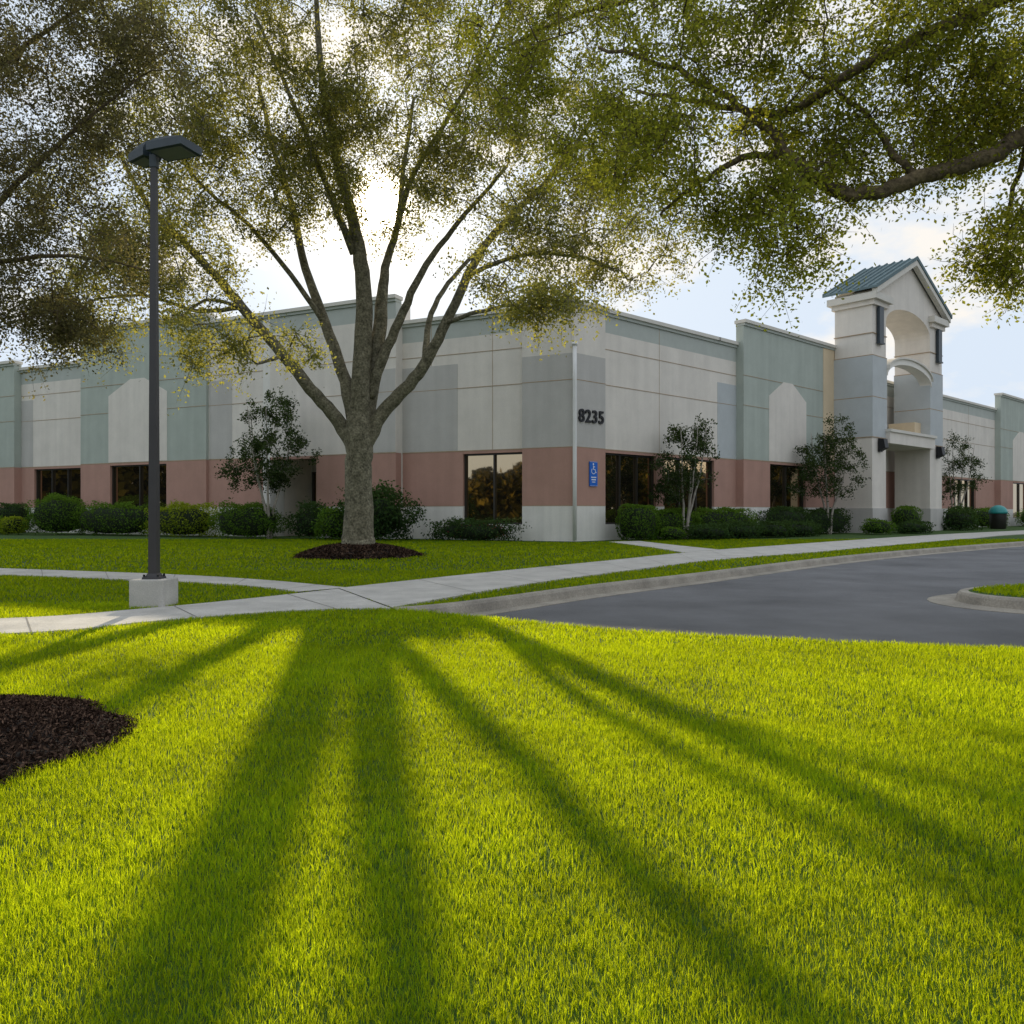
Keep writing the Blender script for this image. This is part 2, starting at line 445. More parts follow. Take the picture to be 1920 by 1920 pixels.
wx = np.cos(ang)*W*0.5; wy = np.sin(ang)*W*0.5
dx = np.cos(ba)*bend; dy = np.sin(ba)*bend
V = np.zeros((n, 5, 3), np.float32)
zb = -0.004
V[:, 0] = np.stack([PX-wx, PY-wy, np.full(n, zb)], 1); V[:, 1] = np.stack([PX+wx, PY+wy, np.full(n, zb)], 1)
V[:, 2] = np.stack([PX+wx*0.85+dx*0.35, PY+wy*0.85+dy*0.35, H*0.55], 1)
V[:, 3] = np.stack([PX-wx*0.85+dx*0.35, PY-wy*0.85+dy*0.35, H*0.55], 1)
V[:, 4] = np.stack([PX+dx, PY+dy, H], 1)
base = (np.arange(n)*5)[:, None]
loops = (base + np.array([0, 1, 2, 3, 3, 2, 4])[None, :]).ravel()
starts = (np.arange(n)[:, None]*7+np.array([0, 4])[None, :]).ravel()
totals = np.tile(np.array([4, 3]), n)
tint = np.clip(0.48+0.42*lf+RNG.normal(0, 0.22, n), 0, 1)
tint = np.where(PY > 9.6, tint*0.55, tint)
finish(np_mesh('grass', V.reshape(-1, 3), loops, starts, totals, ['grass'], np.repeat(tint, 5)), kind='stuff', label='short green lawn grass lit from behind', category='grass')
nn = 9000
a = RNG.uniform(0, 2*math.pi, nn); t = np.sqrt(RNG.uniform(0, 1, nn))*0.97
P = np.stack([IX+IRX*t*np.cos(a), IY+IRY*t*np.sin(a), np.full(nn, 0.04)], 1)
finish(leaves_object('grass', P, 0.07, 'grass', RNG.uniform(0.1, 0.6, nn), 0.18, up_bias=2.0), kind='stuff', label='short grass on the kerbed traffic island', category='grass')

# ------------------------------------------------------------------ building
class Frame:
    def __init__(s, o, d, nrm): s.o = Vector((*o, 0)); s.d = Vector((*d, 0)).normalized(); s.n = Vector((*nrm, 0)).normalized()
    def pt(s, a, p, z): q = s.o+s.d*a+s.n*p; return Vector((q.x, q.y, z))
    def box(s, mb, s0, s1, p0, p1, z0, z1, key):
        mb.hexa([s.pt(s0, p0, z0), s.pt(s1, p0, z0), s.pt(s1, p1, z0), s.pt(s0, p1, z0),
                 s.pt(s0, p0, z1), s.pt(s1, p0, z1), s.pt(s1, p1, z1), s.pt(s0, p1, z1)], key)
CORNER = (2.3, 30.0)
aL = math.radians(25.6); aR = math.radians(42.0)
FL = Frame(CORNER, (-math.cos(aL), math.sin(aL)), (-math.sin(aL), -math.cos(aL)))
FR = Frame(CORNER, (math.cos(aR), math.sin(aR)), (math.sin(aR), -math.cos(aR)))
ZP, ZB, ZJ1, ZJ2, HT = 1.34, 3.54, 6.06, 7.45, 8.75
WZ0, WZ1 = 0.62, 3.42
T = 0.4

bld = empty('office_building', (2.3, 30.0, 0), 'long tilt-up office building in grey, sage green and terracotta pink bands', 'building')
wall = MB(); corn = MB()

def window(F, s0, s1, p, z0=WZ0, z1=WZ1, panes=2, name='window'):
    mb = MB(); F.box(mb, s0, s1, p-0.26, p-0.22, z0, z1, 'glass')
    w = finish(mb.build(name), bld)
    fr = MB(); t = 0.06
    F.box(fr, s0, s1, p-0.21, p-0.12, z1-t, z1, 'dark'); F.box(fr, s0, s1, p-0.21, p-0.12, z0, z0+t, 'dark')
    F.box(fr, s0, s0+t, p-0.21, p-0.12, z0+t, z1-t, 'dark'); F.box(fr, s1-t, s1, p-0.21, p-0.12, z0+t, z1-t, 'dark')
    for i in range(1, panes):
        c = s0+(s1-s0)*i/panes
        F.box(fr, c-t/2, c+t/2, p-0.21, p-0.12, z0+t, z1-t, 'dark')
    finish(fr.build('frame'), w)

def bay(F, s0, s1, p, h, upper, wins=(), panes=2, lower='pink', cornice=True, joints=(ZJ1, ZJ2)):
    cuts = [s0]
    for a, b in wins: cuts += [a, b]
    cuts.append(s1)
    for i in range(0, len(cuts), 2):
        a, b = cuts[i], cuts[i+1]
        if b-a > 0.01:
            F.box(wall, a, b, p-T, p, -0.1, ZP, 'plinth')
            F.box(wall, a, b, p-T, p, ZP, ZB, lower)
            F.box(wall, a, b, p-0.05, p+0.007, ZP-0.012, ZP+0.012, 'seam')
    for a, b in wins:
        F.box(wall, a, b, p-T, p, -0.1, WZ0, 'plinth')
        F.box(wall, a, b, p-T, p, WZ1, ZB, lower)
        window(F, a, b, p, panes=panes)
    z = ZB
    for zt, k in upper:
        F.box(wall, s0, s1, p-T, p, z, zt, k); z = zt
    for j in joints:
        if j < h-0.3: F.box(wall, s0, s1, p-0.05, p+0.014, j-0.012, j+0.012, 'seam')
    F.box(wall, s0, s1, p-0.05, p+0.008, ZB-0.02, ZB+0.02, 'seam')
    if cornice:
        F.box(corn, s0-0.02, s1+0.02, p-T, p+0.07, h, h+0.12, 'sage')
        F.box(corn, s0-0.06, s1+0.06, p-T-0.05, p+0.15, h+0.12, h+0.27, 'cap')
def panel(F, s0, s1, p, z0, z1, key):
    F.box(wall, s0, s1, p-0.05, p+0.010, z0, z1, key)
def house_panel(F, s0, s1, p, z0, zs, zt, key='light'):
    a = (s1-s0)*0.20
    pts = [F.pt(s0, p-0.05, z0), F.pt(s1, p-0.05, z0), F.pt(s1, p-0.05, zs), F.pt(s1-a*1.9, p-0.05, zt), F.pt(s0+a*1.9, p-0.05, zt), F.pt(s0, p-0.05, zs)]
    wall.prism(pts, F.n*0.065, key)
def vjoint(F, s, p, z0, z1): F.box(wall, s-0.010, s+0.010, p-0.05, p+0.005, z0, z1, 'seam')

def mitre(p):
    a = FL.o+FL.n*p; b = FR.o+FR.n*p
    den = FL.d.x*FR.d.y-FL.d.y*FR.d.x
    t = ((b.x-a.x)*FR.d.y-(b.y-a.y)*FR.d.x)/den
    return a+FL.d*t
def pier(p, z0, z1, key, mb, sl=2.05, sr=1.65):
    m = mitre(p); pts = [FL.pt(sl, -0.4, z0), FL.pt(sl, p, z0), Vector((m.x, m.y, z0)), FR.pt(sr, p, z0), FR.pt(sr, -0.4, z0), Vector((CORNER[0], CORNER[1]+0.5, z0))]
    mb.prism(pts, (0, 0, z1-z0), key)
pp = 0.14
pier(pp, -0.1, ZP, 'plinth', wall); pier(pp, ZP, ZB, 'pink', wall); pier(pp, ZB, 7.05, 'grey', wall); pier(pp, 7.05, HT, 'light', wall)
for z in (ZP, ZB, ZJ1): pier(pp+0.006, z-0.014, z+0.014, 'seam', wall, 2.052, 1.652)
pier(pp+0.07, HT, HT+0.12, 'sage', corn, 2.1, 1.7); pier(pp+0.15, HT+0.12, HT+0.27, 'cap', corn, 2.14, 1.74)

LT_ = [(HT-0.65, 'light'), (HT, 'sage')]
# left wing
bay(FL, 2.05, 4.97, 0, HT, LT_, [(2.06, 4.73)], 2)
bay(FL, 4.97, 7.6, 0, HT, LT_)
panel(FL, 4.97, 7.6, 0, ZB+0.03, 7.05, 'grey')
EH = 9.75; ep = 0.5
bay(FL, 7.6, 11.7, ep, EH, [(EH-0.7, 'light'), (EH, 'sage')])
panel(FL, 7.62, 9.2, ep, ZB+0.03, 7.0, 'grey')
FL.box(wall, 7.6, 8.0, -0.6, ep-T, -0.1, EH, 'light')
FL.box(wall, 11.7, 14.3, ep-T, ep, WZ1, ZB, 'pink'); FL.box(wall, 11.7, 14.3, ep-T, ep, ZB, EH-0.7, 'light'); FL.box(wall, 11.7, 14.3, ep-T, ep, EH-0.7, EH, 'sage')
FL.box(wall, 11.7, 14.3, -2.6, -2.3, -0.1, ZB, 'grey')
FL.box(wall, 11.3, 11.7, -2.6, ep-T, -0.1, ZB, 'light'); FL.box(wall, 14.3, 14.7, -2.6, -0.45, -0.1, ZB, 'light')
FL.box(corn, 11.78, 18.08, ep-T, ep+0.07, EH, EH+0.12, 'sage'); FL.box(corn, 11.77, 18.12, ep-T-0.05, ep+0.15, EH+0.12, EH+0.27, 'cap')
FL.box(wall, 14.3, 14.7, -0.4, ep, -0.1, EH, 'plinth')
window(FL, 11.9, 14.1, -2.0, 0.02, 3.0, 2, 'door')
bay(FL, 14.7, 18.06, ep-0.05, EH, [(EH-0.7, 'light'), (EH, 'sage')], cornice=False)
panel(FL, 16.6, 18.0, ep-0.05, ZB+0.03, 7.2, 'grey')
bay(FL, 18.06, 26.8, 0.6, 10.15, [(10.15, 'green')], [(20.65, 24.6)], 2)
house_panel(FL, 20.6, 24.7, 0.6, ZB+0.03, 6.9, 7.65)
bay(FL, 26.8, 32.5, 0, HT, LT_, [(27.5, 31.4)], 3)
panel(FL, 26.82, 27.3, 0, ZB+0.03, 7.2, 'grey'); panel(FL, 31.5, 32.48, 0, ZB+0.03, 7.2, 'grey')
bay(FL, 32.5, 41.2, 0.4, 9.1, [(9.1, 'green')], [(34.8, 38.8)], 2)
house_panel(FL, 34.8, 38.8, 0.4, ZB+0.03, 6.9, 7.65)
bay(FL, 41.2, 50, 0, HT, LT_, [(43, 47)], 3)
# right wing
bay(FR, 1.65, 9.45, 0, HT, LT_, [(1.74, 4.98), (5.55, 9.20)], 3)
bay(FR, 9.45, 10.98, 0, HT, LT_)
panel(FR, 9.45, 10.98, 0, ZB+0.03, 7.0, 'bluegrey')
bay(FR, 10.98, 20.1, 0.4, 9.75, [(9.75, 'green')], [(13.3, 16.75)], 2)
FR.box(wall, 18.6, 20.1, 0.35, 0.42, ZB+0.03, 9.75, 'tan')
house_panel(FR, 13.2, 16.8, 0.4, ZB+0.03, 6.7, 7.5)
bay(FR, 20.1, 35.9, 0, HT, LT_, [(21.9, 27.0), (30.5, 34.0)], 4)
bay(FR, 35.9, 46.6, 0, HT, LT_, [(38.5, 42.5)], 3)
bay(FR, 46.6, 58, 0.4, 9.9, [(9.9, 'green')], [(49.5, 53.5)], 2)
house_panel(FR, 49.4, 53.6, 0.4, ZB+0.03, 6.7, 7.5)
bay(FR, 58, 78, 0, HT, LT_, [(61, 65), (70, 74)], 3)
for s in (3.4, 6.2): vjoint(FL, s, 0, ZB, HT)
for s in (5.2, 28.5, 41.0, 66.0): vjoint(FR, s, 0, ZB, HT)
bl = [FL.pt(50, -0.2, 0), FR.pt(78, -0.2, 0)]
backpts = [Vector((36, 112, 0)), Vector((-34, 84, 0))]
def thin(a, b, z1):
    d = (b-a).normalized(); nn_ = Vector((-d.y, d.x, 0))*0.3
    wall.hexa([a, b, b+nn_, a+nn_]+[q+Vector((0, 0, z1)) for q in (a, b, b+nn_, a+nn_)], 'light')
thin(bl[1], backpts[0], HT); thin(backpts[0], backpts[1], HT); thin(backpts[1], bl[0], HT)
wo = finish(wall.build('wall'), bld)
finish(corn.build('cornice'), bld)
rf = MB(); rp = [FL.pt(50, -0.35, HT-0.55), Vector((CORNER[0], CORNER[1]+0.4, HT-0.55)), FR.pt(78, -0.35, HT-0.55), backpts[0]+Vector((0, 0, HT-0.55)), backpts[1]+Vector((0, 0, HT-0.55))]
rf.prism(rp, (0, 0, 0.2), 'flatroof'); finish(rf.build('roof'), bld)
tb = Tubes(); m = mitre(pp)
q = Vector((m.x, m.y, 0)) + (FL.n+FR.n).normalized()*0.07
tb.add([q+Vector((0, 0, z)) for z in (0.05, 3, 6, 7.3)], [0.075]*4, 12)
tb.add([q+Vector((0, 0, 7.3)), q+Vector((0, 0, 7.42))], [0.11, 0.11], 12)
finish(tb.build('downpipe', 'pipe'), bld)
cu = bpy.data.curves.new('house_number', 'FONT'); cu.body = '8235'; cu.size = 0.68; cu.extrude = 0.03; cu.offset = 0.010; cu.align_x = 'CENTER'; cu.space_character = 1.08
to = bpy.data.objects.new('tmp', cu); COL.objects.link(to)
dg = bpy.context.evaluated_depsgraph_get(); me = bpy.data.meshes.new_from_object(to.evaluated_get(dg))
bpy.data.objects.remove(to)
xa = FR.d; za = Vector((0, 0, 1)); ya = FR.n
loc = FR.pt(0.82, pp+0.035, 4.50)
rot = Matrix(((xa.x, za.x, ya.x, loc.x), (xa.y, za.y, ya.y, loc.y), (xa.z, za.z, ya.z, loc.z), (0, 0, 0, 1)))
me.transform(rot); me.materials.clear(); me.materials.append(M['black'])
finish(bpy.data.objects.new('house_number', me), bld, label='black street number 8235 on the wall')

sg = MB(); FR.box(sg, 0.70, 1.14, pp+0.02, pp+0.05, 2.08, 3.02, 'signblue')
fb = lambda a0, a1, z0, z1: FR.box(sg, a0, a1, pp+0.05, pp+0.056, z0, z1, 'signwhite')
fb(0.715, 1.125, 3.0, 3.008); fb(0.715, 1.125, 2.092, 2.10)
def seg(a0, z0, a1, z1, w=0.03):
    d = Vector((a1-a0, z1-z0)).normalized(); nx, nz = -d.y*w/2, d.x*w/2
    pts = [FR.pt(a0+nx, pp+0.05, z0+nz), FR.pt(a1+nx, pp+0.05, z1+nz), FR.pt(a1-nx, pp+0.05, z1-nz), FR.pt(a0-nx, pp+0.05, z0-nz)]
    sg.prism(pts, FR.n*0.006, 'signwhite')
def disc(a, z, r, off=0):
    pts = [FR.pt(a+r*math.cos(t), pp+0.05, z+r*math.sin(t)) for t in np.linspace(0, 2*math.pi, 12, endpoint=False)]
    sg.prism(pts, FR.n*0.0065, 'signwhite')
disc(0.90, 2.92, 0.035); seg(0.90, 2.87, 0.91, 2.72); seg(0.91, 2.82, 0.99, 2.82); seg(0.91, 2.72, 1.00, 2.72); seg(1.00, 2.72, 1.03, 2.60); seg(1.03, 2.60, 1.07, 2.61)
ts = np.linspace(math.radians(130), math.radians(360), 9)
for i in range(8):
    seg(0.91+0.11*math.cos(ts[i]), 2.66+0.11*math.sin(ts[i]), 0.91+0.11*math.cos(ts[i+1]), 2.66+0.11*math.sin(ts[i+1]), 0.022)
seg(0.78, 2.42, 1.06, 2.42, 0.04); seg(0.80, 2.33, 1.04, 2.33, 0.04); seg(0.83, 2.24, 1.01, 2.24, 0.03)
finish(sg.build('accessible_sign'), None, 'blue and white accessible parking sign fixed to the pink wall', 'sign')

# entrance tower
tw = MB()
S0, S1, PB, PF = 19.8, 29.2, 0.45, 2.45
I0, I1 = 21.45, 27.4
for a, b in ((S0, I0), (I1, S1)):
    FR.box(tw, a-0.05, b+0.05, PB-0.04, PF+0.05, -0.1, 1.3, 'grey')
    FR.box(tw, a, b, PB, PF, 1.3, 5.0, 'light')
    FR.box(tw, a-0.04, b+0.04, PB-0.03, PF+0.04, 5.0, 9.25, 'bluegrey')
    FR.box(tw, a, b, PB, PF, 9.25, 11.2, 'light')
    for z in (5.0, 7.1, 9.25, 10.4):
        FR.box(tw, a-0.046, b+0.046, PB-0.036, PF+0.046, z-0.02, z+0.02, 'seam')
arc = [FR.pt((I0+I1)/2-(I1-I0)/2*math.cos(t), PB, 11.2+1.05*math.sin(t)) for t in np.linspace(0, math.pi, 17)]
SC = (S0+S1)/2
top = [FR.pt(S0, PB, 11.2)] + arc + [FR.pt(S1, PB, 11.2), FR.pt(S1, PB, 12.6), FR.pt(SC, PB, 14.9), FR.pt(S0, PB, 12.6)]
tw.prism(top, FR.n*(PF-PB), 'light')
def archband(zc, rise, thick, p0, p1, key):
    ts = np.linspace(0, math.pi, 17); c = (I0+I1)/2; hw = (I1-I0)/2
    lo = [FR.pt(c-hw*math.cos(t), p0, zc+rise*math.sin(t)) for t in ts]
    hi = [FR.pt(c-hw*math.cos(t), p0, zc+thick+rise*math.sin(t)) for t in ts][::-1]
    tw.prism(lo+hi, FR.n*(p1-p0), key)
archband(8.35, 0.85, 0.30, 1.9, PF+0.10, 'white')
archband(8.65, 0.85, 0.10, 1.85, PF+0.2, 'cap')
FR.box(tw, I0-0.1, I1+0.1, PB, PF+0.25, 4.75, 5.35, 'light'); FR.box(tw, I0-0.15, I1+0.15, PB-0.1, PF+0.35, 5.35, 5.5, 'cap')
FR.box(tw, I1-0.9, I1, PB+0.01, PF-0.5, 5.5, 6.3, 'tan')
for a, b in ((S0-0.18, I0+0.1), (I1-0.1, S1+0.18)):
    FR.box(tw, a+0.05, b-0.1, PB-0.12, PF+0.16, 11.85, 12.1, 'light')
    FR.box(tw, a-0.12, b+0.05, PB-0.3, PF+0.34, 12.1, 12.45, 'cap')
two = finish(tw.build('entrance_tower'), bld)
for a in (20.25, 28.2):
    sl = MB(); FR.box(sl, a, a+0.5, PF+0.05, PF+0.2, 9.95, 11.8, 'headpaint')
    FR.box(sl, a-0.05, a+0.55, PF+0.05, PF+0.24, 9.87, 9.95, 'headpaint')
    finish(sl.build('wall_slot'), two)
rm = MB(); c = SC; zr = 15.18; ze = 12.72
EL, ER = S0-0.40, S1+0.40
def slope(sa, p0, p1):
    a = [FR.pt(c, p0, zr), FR.pt(sa, p0, ze), FR.pt(sa, p0, ze-0.12), FR.pt(c, p0, zr-0.12)]
    rm.prism(a, FR.n*(p1-p0), 'roofmetal')
slope(EL, PB-0.5, PF+0.45); slope(ER, PB-0.5, PF+0.45)
nr = 7
for i in range(nr+1):
    p = PB-0.5+(PF-PB+0.95-0.05)*i/nr
    for sa in (EL, ER):
        a = [FR.pt(c, p, zr+0.003), FR.pt(sa, p, ze+0.003), FR.pt(sa, p, ze+0.08), FR.pt(c, p, zr+0.08)]
        rm.prism(a, FR.n*0.05, 'roofmetal')
for sa in (EL+0.12, ER-0.12):
    a = [FR.pt(c, PF+0.12, zr-0.13), FR.pt(sa, PF+0.12, ze-0.10), FR.pt(sa, PF+0.12, ze-0.38), FR.pt(c, PF+0.12, zr-0.42)]
    rm.prism(a, FR.n*0.28, 'cap')
finish(rm.build('metal_roof'), two)
for a in (20.4, 28.2):
    wl = MB(); FR.box(wl, a, a+0.4, PF+0.05, PF+0.11, 4.25, 4.95, 'black')
    wl.hexa([FR.pt(a-0.02, PF+0.11, 4.3), FR.pt(a+0.42, PF+0.11, 4.3), FR.pt(a+0.42, PF+0.42, 4.45), FR.pt(a-0.02, PF+0.42, 4.45),
             FR.pt(a-0.02, PF+0.11, 4.92), FR.pt(a+0.42, PF+0.11, 4.92), FR.pt(a+0.42, PF+0.34, 4.92), FR.pt(a-0.02, PF+0.34, 4.92)], 'black')
    finish(wl.build('wall_lamp'), two)

# ------------------------------------------------------------------ trees
def build_tree(name, base, limbs, blobs, mat_bark, mat_leaf, leaf, label, clump_r=0.45, per=150, twig=0.02, droop=0.12,
               gap_sun=False, group=None, sides=10, jit=0.02, aspect=0.5, category='tree', twsides=4, tight=0.22):
    root = empty(name, base, label, category, group)
    tb = Tubes(); nodes = []
    for pts, rad in limbs:
        q, r = smooth_path(pts, rad, 5, jit)
        tb.add(q, r, sides)
        for a, b in zip(q, r):
            if a.z > base[2]+0.25: nodes.append(tuple(a))
    nodes = np.array(nodes)
    C = []; Tn = []
    for (bx, by, bz, rx, ry, rz, k, tb_) in blobs:
        m_ = 0; tries = 0
        while m_ < k and tries < k*12:
            tries += 1
            u = RNG.normal(size=3); u /= np.linalg.norm(u); u *= RNG.uniform(0.02, 1)**(1/2.6)
            p = np.array([bx+u[0]*rx, by+u[1]*ry, bz+u[2]*rz])
            s_ = 0.5/clump_r
            nz = math.sin(p[0]*1.9*s_+p[2]*0.9)*math.sin(p[1]*0.8*s_-p[2]*1.9*s_+1)+0.5*math.sin(p[0]*3.9*s_+2)*math.sin(p[2]*4.1*s_)
            if nz < -0.15 and RNG.uniform() < 0.72: continue
            if gap_sun:
                t = p[1]/SUN_DIR.y; q = np.array(SUN_DIR)*t+np.array([0, 0, 1.1])
                dd = math.hypot(p[0]-q[0], p[2]-q[2])
                if dd < 0.40*p[1]/19: continue
                k_ = p[2]/SUN_TAN; X_ = p[0]-SUN_AZX*k_; Y_ = p[1]-k_
                if 1.0 < Y_ < 9.5 and abs(X_) < 0.72*Y_+0.4 and RNG.uniform() < 0.88: continue
            C.append(p); Tn.append(tb_); m_ += 1
    C = np.array(C); Tn = np.array(Tn)
    d0 = np.array([np.min(np.linalg.norm(nodes-c, axis=1)) for c in C])
    order = np.argsort(d0)
    LP = []; LT = []
    for i in order:
        c = C[i]
        dist = np.linalg.norm(nodes-c, axis=1)
        j = int(np.argmin(dist + np.maximum(0, nodes[:, 2]-c[2])*0.5)); a = nodes[j]; L_ = dist[j]
        k = max(2, min(6, int(L_/0.5)+2)); pts = [a]
        for t in range(1, k+1):
            f = t/k
            q = a*(1-f)+c*f + RNG.normal(0, 0.05*L_/k+0.01, 3) + np.array([0, 0, L_*0.10*math.sin(f*math.pi)])
            pts.append(q)
        r0 = twig*(0.6+0.5*min(L_, 3)); tb.add(pts, list(np.linspace(r0, twig*0.25, k+1)), twsides)
        nodes = np.vstack([nodes, np.array(pts[1:])])
        n_ = int(per*RNG.uniform(0.45, 1.45))
        ns = 6
        for q in range(ns):
            v = RNG.normal(size=3); v /= np.linalg.norm(v); v[2] -= droop*2
            e = c + v*clump_r*RNG.uniform(0.6, 1.6)
            tb.add([c, (c+e)/2+RNG.normal(0, 0.03, 3), e], [twig*0.3, twig*0.22, twig*0.1], 3)
            m2 = n_//ns
            f = RNG.uniform(0.15, 1.1, m2)[:, None]
            P = c+(e-c)*f + RNG.normal(0, clump_r*tight, (m2, 3))
            P[:, 2] -= droop*np.abs(RNG.normal(0, 1, m2))*clump_r
            LP.append(P)
            br = Tn[i]+RNG.normal(0, 0.17)
            LT.append(np.clip(br+RNG.normal(0, 0.20, m2), 0, 1))
    LP = np.vstack(LP); LT = np.concatenate(LT)
    if gap_sun:
        t = LP[:, 1]/SUN_DIR.y
        dd = np.hypot(LP[:, 0]-SUN_DIR.x*t, LP[:, 2]-1.1-SUN_DIR.z*t)
        k = dd > 0.34*LP[:, 1]/19
        LP = LP[k]; LT = LT[k]
    finish(tb.build('trunk', mat_bark), root)
    finish(leaves_object('crown', LP, leaf, mat_leaf, LT, aspect), root)
    return root

BX, BY = -3.80, 19.8
U = 0.0132
def LM(tab, r0, r1):
    n = len(tab); pts = [(BX+a*U, BY+c, b*U) for a, b, c in tab]
    return pts, [r0+(r1-r0)*(i/(n-1))**0.9 for i in range(n)]
limbs = [([(BX, BY, -0.1), (BX, BY, 0.25), (BX, BY, 0.55), (BX, BY, 1.6), (BX+0.01, BY, 2.5), (BX+0.02, BY, 3.05), (BX+0.02, BY, 3.8)],
          [0.54, 0.44, 0.385, 0.335, 0.33, 0.37, 0.24])]
limbs += [LM([(-8, 205, 0), (-35, 250, 0), (-75, 300, -.2), (-130, 370, -.5), (-195, 450, -.9), (-235, 500, -1.2), (-285, 555, -1.5), (-335, 610, -1.8), (-375, 690, -2)], .20, .04),
          LM([(-5, 220, 0), (-26, 330, .1), (-66, 440, .2), (-108, 550, .4), (-135, 670, .5), (-175, 790, .6), (-205, 920, .7)], .18, .04),
          LM([(-66, 440, .2), (-120, 520, -.3), (-185, 600, -.8), (-260, 660, -1.2), (-330, 760, -1.5)], .075, .03),
          ([(BX+a*U, BY+c, b*U) for a, b, c in [(0, 225, 0), (6, 340, -.1), (12, 440, -.1), (10, 530, -.2), (-6, 620, -.3), (-35, 740, -.4), (-60, 890, -.5), (-70, 1040, -.6)]], [.26, .23, .215, .185, .14, .11, .08, .05]),
          ([(BX+a*U, BY+c, b*U) for a, b, c in [(8, 225, .1), (24, 340, .2), (38, 440, .2), (42, 500, .2), (50, 560, .3), (70, 640, .5), (76, 760, .9), (95, 900, 1.0)]], [.22, .195, .175, .14, .10, .08, .06, .04]),
          LM([(12, 205, 0), (40, 262, 0), (88, 312, -.1), (130, 362, -.3), (168, 430, -.5), (210, 510, -.8), (245, 565, -1.0), (300, 615, -1.3), (370, 680, -1.6), (430, 760, -1.9)], .20, .04),
          LM([(128, 360, -.3), (132, 440, 0), (165, 520, .4), (230, 600, .8), (310, 690, 1.2)], .09, .03),
          LM([(18, 300, .1), (40, 360, 0), (78, 440, -.1), (120, 520, -.4), (185, 600, -.7), (280, 700, -1)], .17, .035),
          LM([(70, 640, .5), (100, 720, .2), (160, 800, -.2), (230, 900, -.6), (290, 1010, -1)], .08, .03),
          LM([(-4, 560, -.3), (-50, 680, -.8), (-95, 800, -1.3), (-150, 930, -1.8)], .10, .03),
          LM([(-195, 450, -.9), (-250, 430, -1.6), (-320, 440, -2.4), (-380, 420, -3)], .06, .02),
          LM([(-130, 370, -.5), (-150, 340, -1.6), (-130, 330, -2.8)], .05, .02),
          LM([(168, 430, -.5), (230, 420, -2.0), (300, 400, -3.6), (330, 360, -4.4)], .06, .02),
          LM([(210, 510, -.8), (300, 520, -1.8), (390, 500, -2.6), (450, 470, -3)], .06, .02),
          LM([(-195, 450, -.9), (-230, 440, -2.0), (-240, 380, -3.2)], .05, .02)]
blobs = [(-3.9, 18.6, 13.0, 6.8, 3.4, 4.3, 590, 0.40),
         (-7.6, 17.6, 8.3, 2.7, 2.2, 2.1, 110, 0.45),
         (-7.4, 16.8, 6.4, 1.9, 1.3, 1.1, 46, 0.6),
         (-4.0, 18.6, 9.4, 3.8, 2.2, 2.0, 220, 0.45),
         (0.9, 17.6, 8.7, 2.9, 2.2, 1.9, 125, 0.5),
         (0.9, 16.6, 6.5, 2.2, 1.4, 1.1, 60, 0.62),
         (0.6, 15.2, 4.95, 1.35, 0.9, 0.42, 22, 0.95),
         (-4.5, 16.2, 4.55, 1.0, 0.8, 0.60, 14, 0.95),
         (-6.3, 16.2, 4.5, 0.9, 0.8, 0.65, 16, 0.9),
         (-8.4, 16.6, 5.4, 1.4, 1.2, 1.0, 34, 0.6),
         (2.6, 16.2, 6.8, 1.3, 1.4, 1.1, 24, 0.6)]
build_tree('tree', (BX, BY, 0), limbs, blobs, 'bark', 'leafmain', 0.066, 'large multi-stemmed shade tree standing in a dark mulch ring', 0.46, 190, 0.018, 0.10, gap_sun=True, sides=14, jit=0.010, aspect=0.6, tight=0.23)

RX, RY = 6.7, 5.3
Rl = [([(RX, RY, -0.1), (RX, RY, 0.3), (RX-0.05, RY+0.05, 1.5), (RX-0.25, RY+0.2, 2.8), (RX-0.6, RY+0.4, 3.9)], [0.45, 0.34, 0.28, 0.25, 0.2]),
      ([(RX-0.6, RY+0.4, 3.9), (5.3, 6.0, 4.25), (4.55, 6.3, 4.22), (4.2, 6.5, 4.18), (3.85, 6.5, 3.98), (3.3, 6.5, 3.80), (2.85, 6.5, 3.68), (2.66, 6.5, 3.70), (2.45, 6.6, 3.92), (2.28, 6.7, 4.12), (2.2, 6.8, 4.35), (1.9, 7.0, 4.7), (1.4, 7.2, 5.1), (0.8, 7.4, 5.4)],
       [0.14, 0.10, 0.076, 0.072, 0.066, 0.060, 0.056, 0.054, 0.048, 0.043, 0.038, 0.032, 0.022, 0.014]),
      ([(2.28, 6.7, 4.12), (1.95, 6.8, 4.1), (1.6, 6.9, 3.95), (1.3, 7.0, 3.7)], [0.035, 0.028, 0.02, 0.012]),
      ([(3.3, 6.5, 3.80), (3.1, 6.6, 4.1), (2.9, 6.7, 4.5), (2.5, 6.9, 4.9)], [0.035, 0.028, 0.02, 0.012]),
      ([(RX-0.6, RY+0.4, 3.9), (5.5, 6.1, 5.0), (4.6, 6.6, 5.5), (3.6, 6.8, 5.2), (2.9, 6.9, 4.85), (2.4, 7.0, 4.6), (1.9, 7.2, 4.75), (1.2, 7.6, 5.1)], [0.14, 0.09, 0.06, 0.048, 0.042, 0.034, 0.026, 0.014]),
      ([(4.6, 6.6, 5.5), (3.6, 7.5, 6.2), (2.4, 8.3, 6.6), (1.0, 9.0, 6.8), (0.0, 9.4, 6.6)], [0.06, 0.045, 0.036, 0.026, 0.014]),
      ([(4.2, 6.5, 4.15), (4.3, 6.9, 3.8), (4.4, 7.1, 3.4)], [0.026, 0.018, 0.010])]
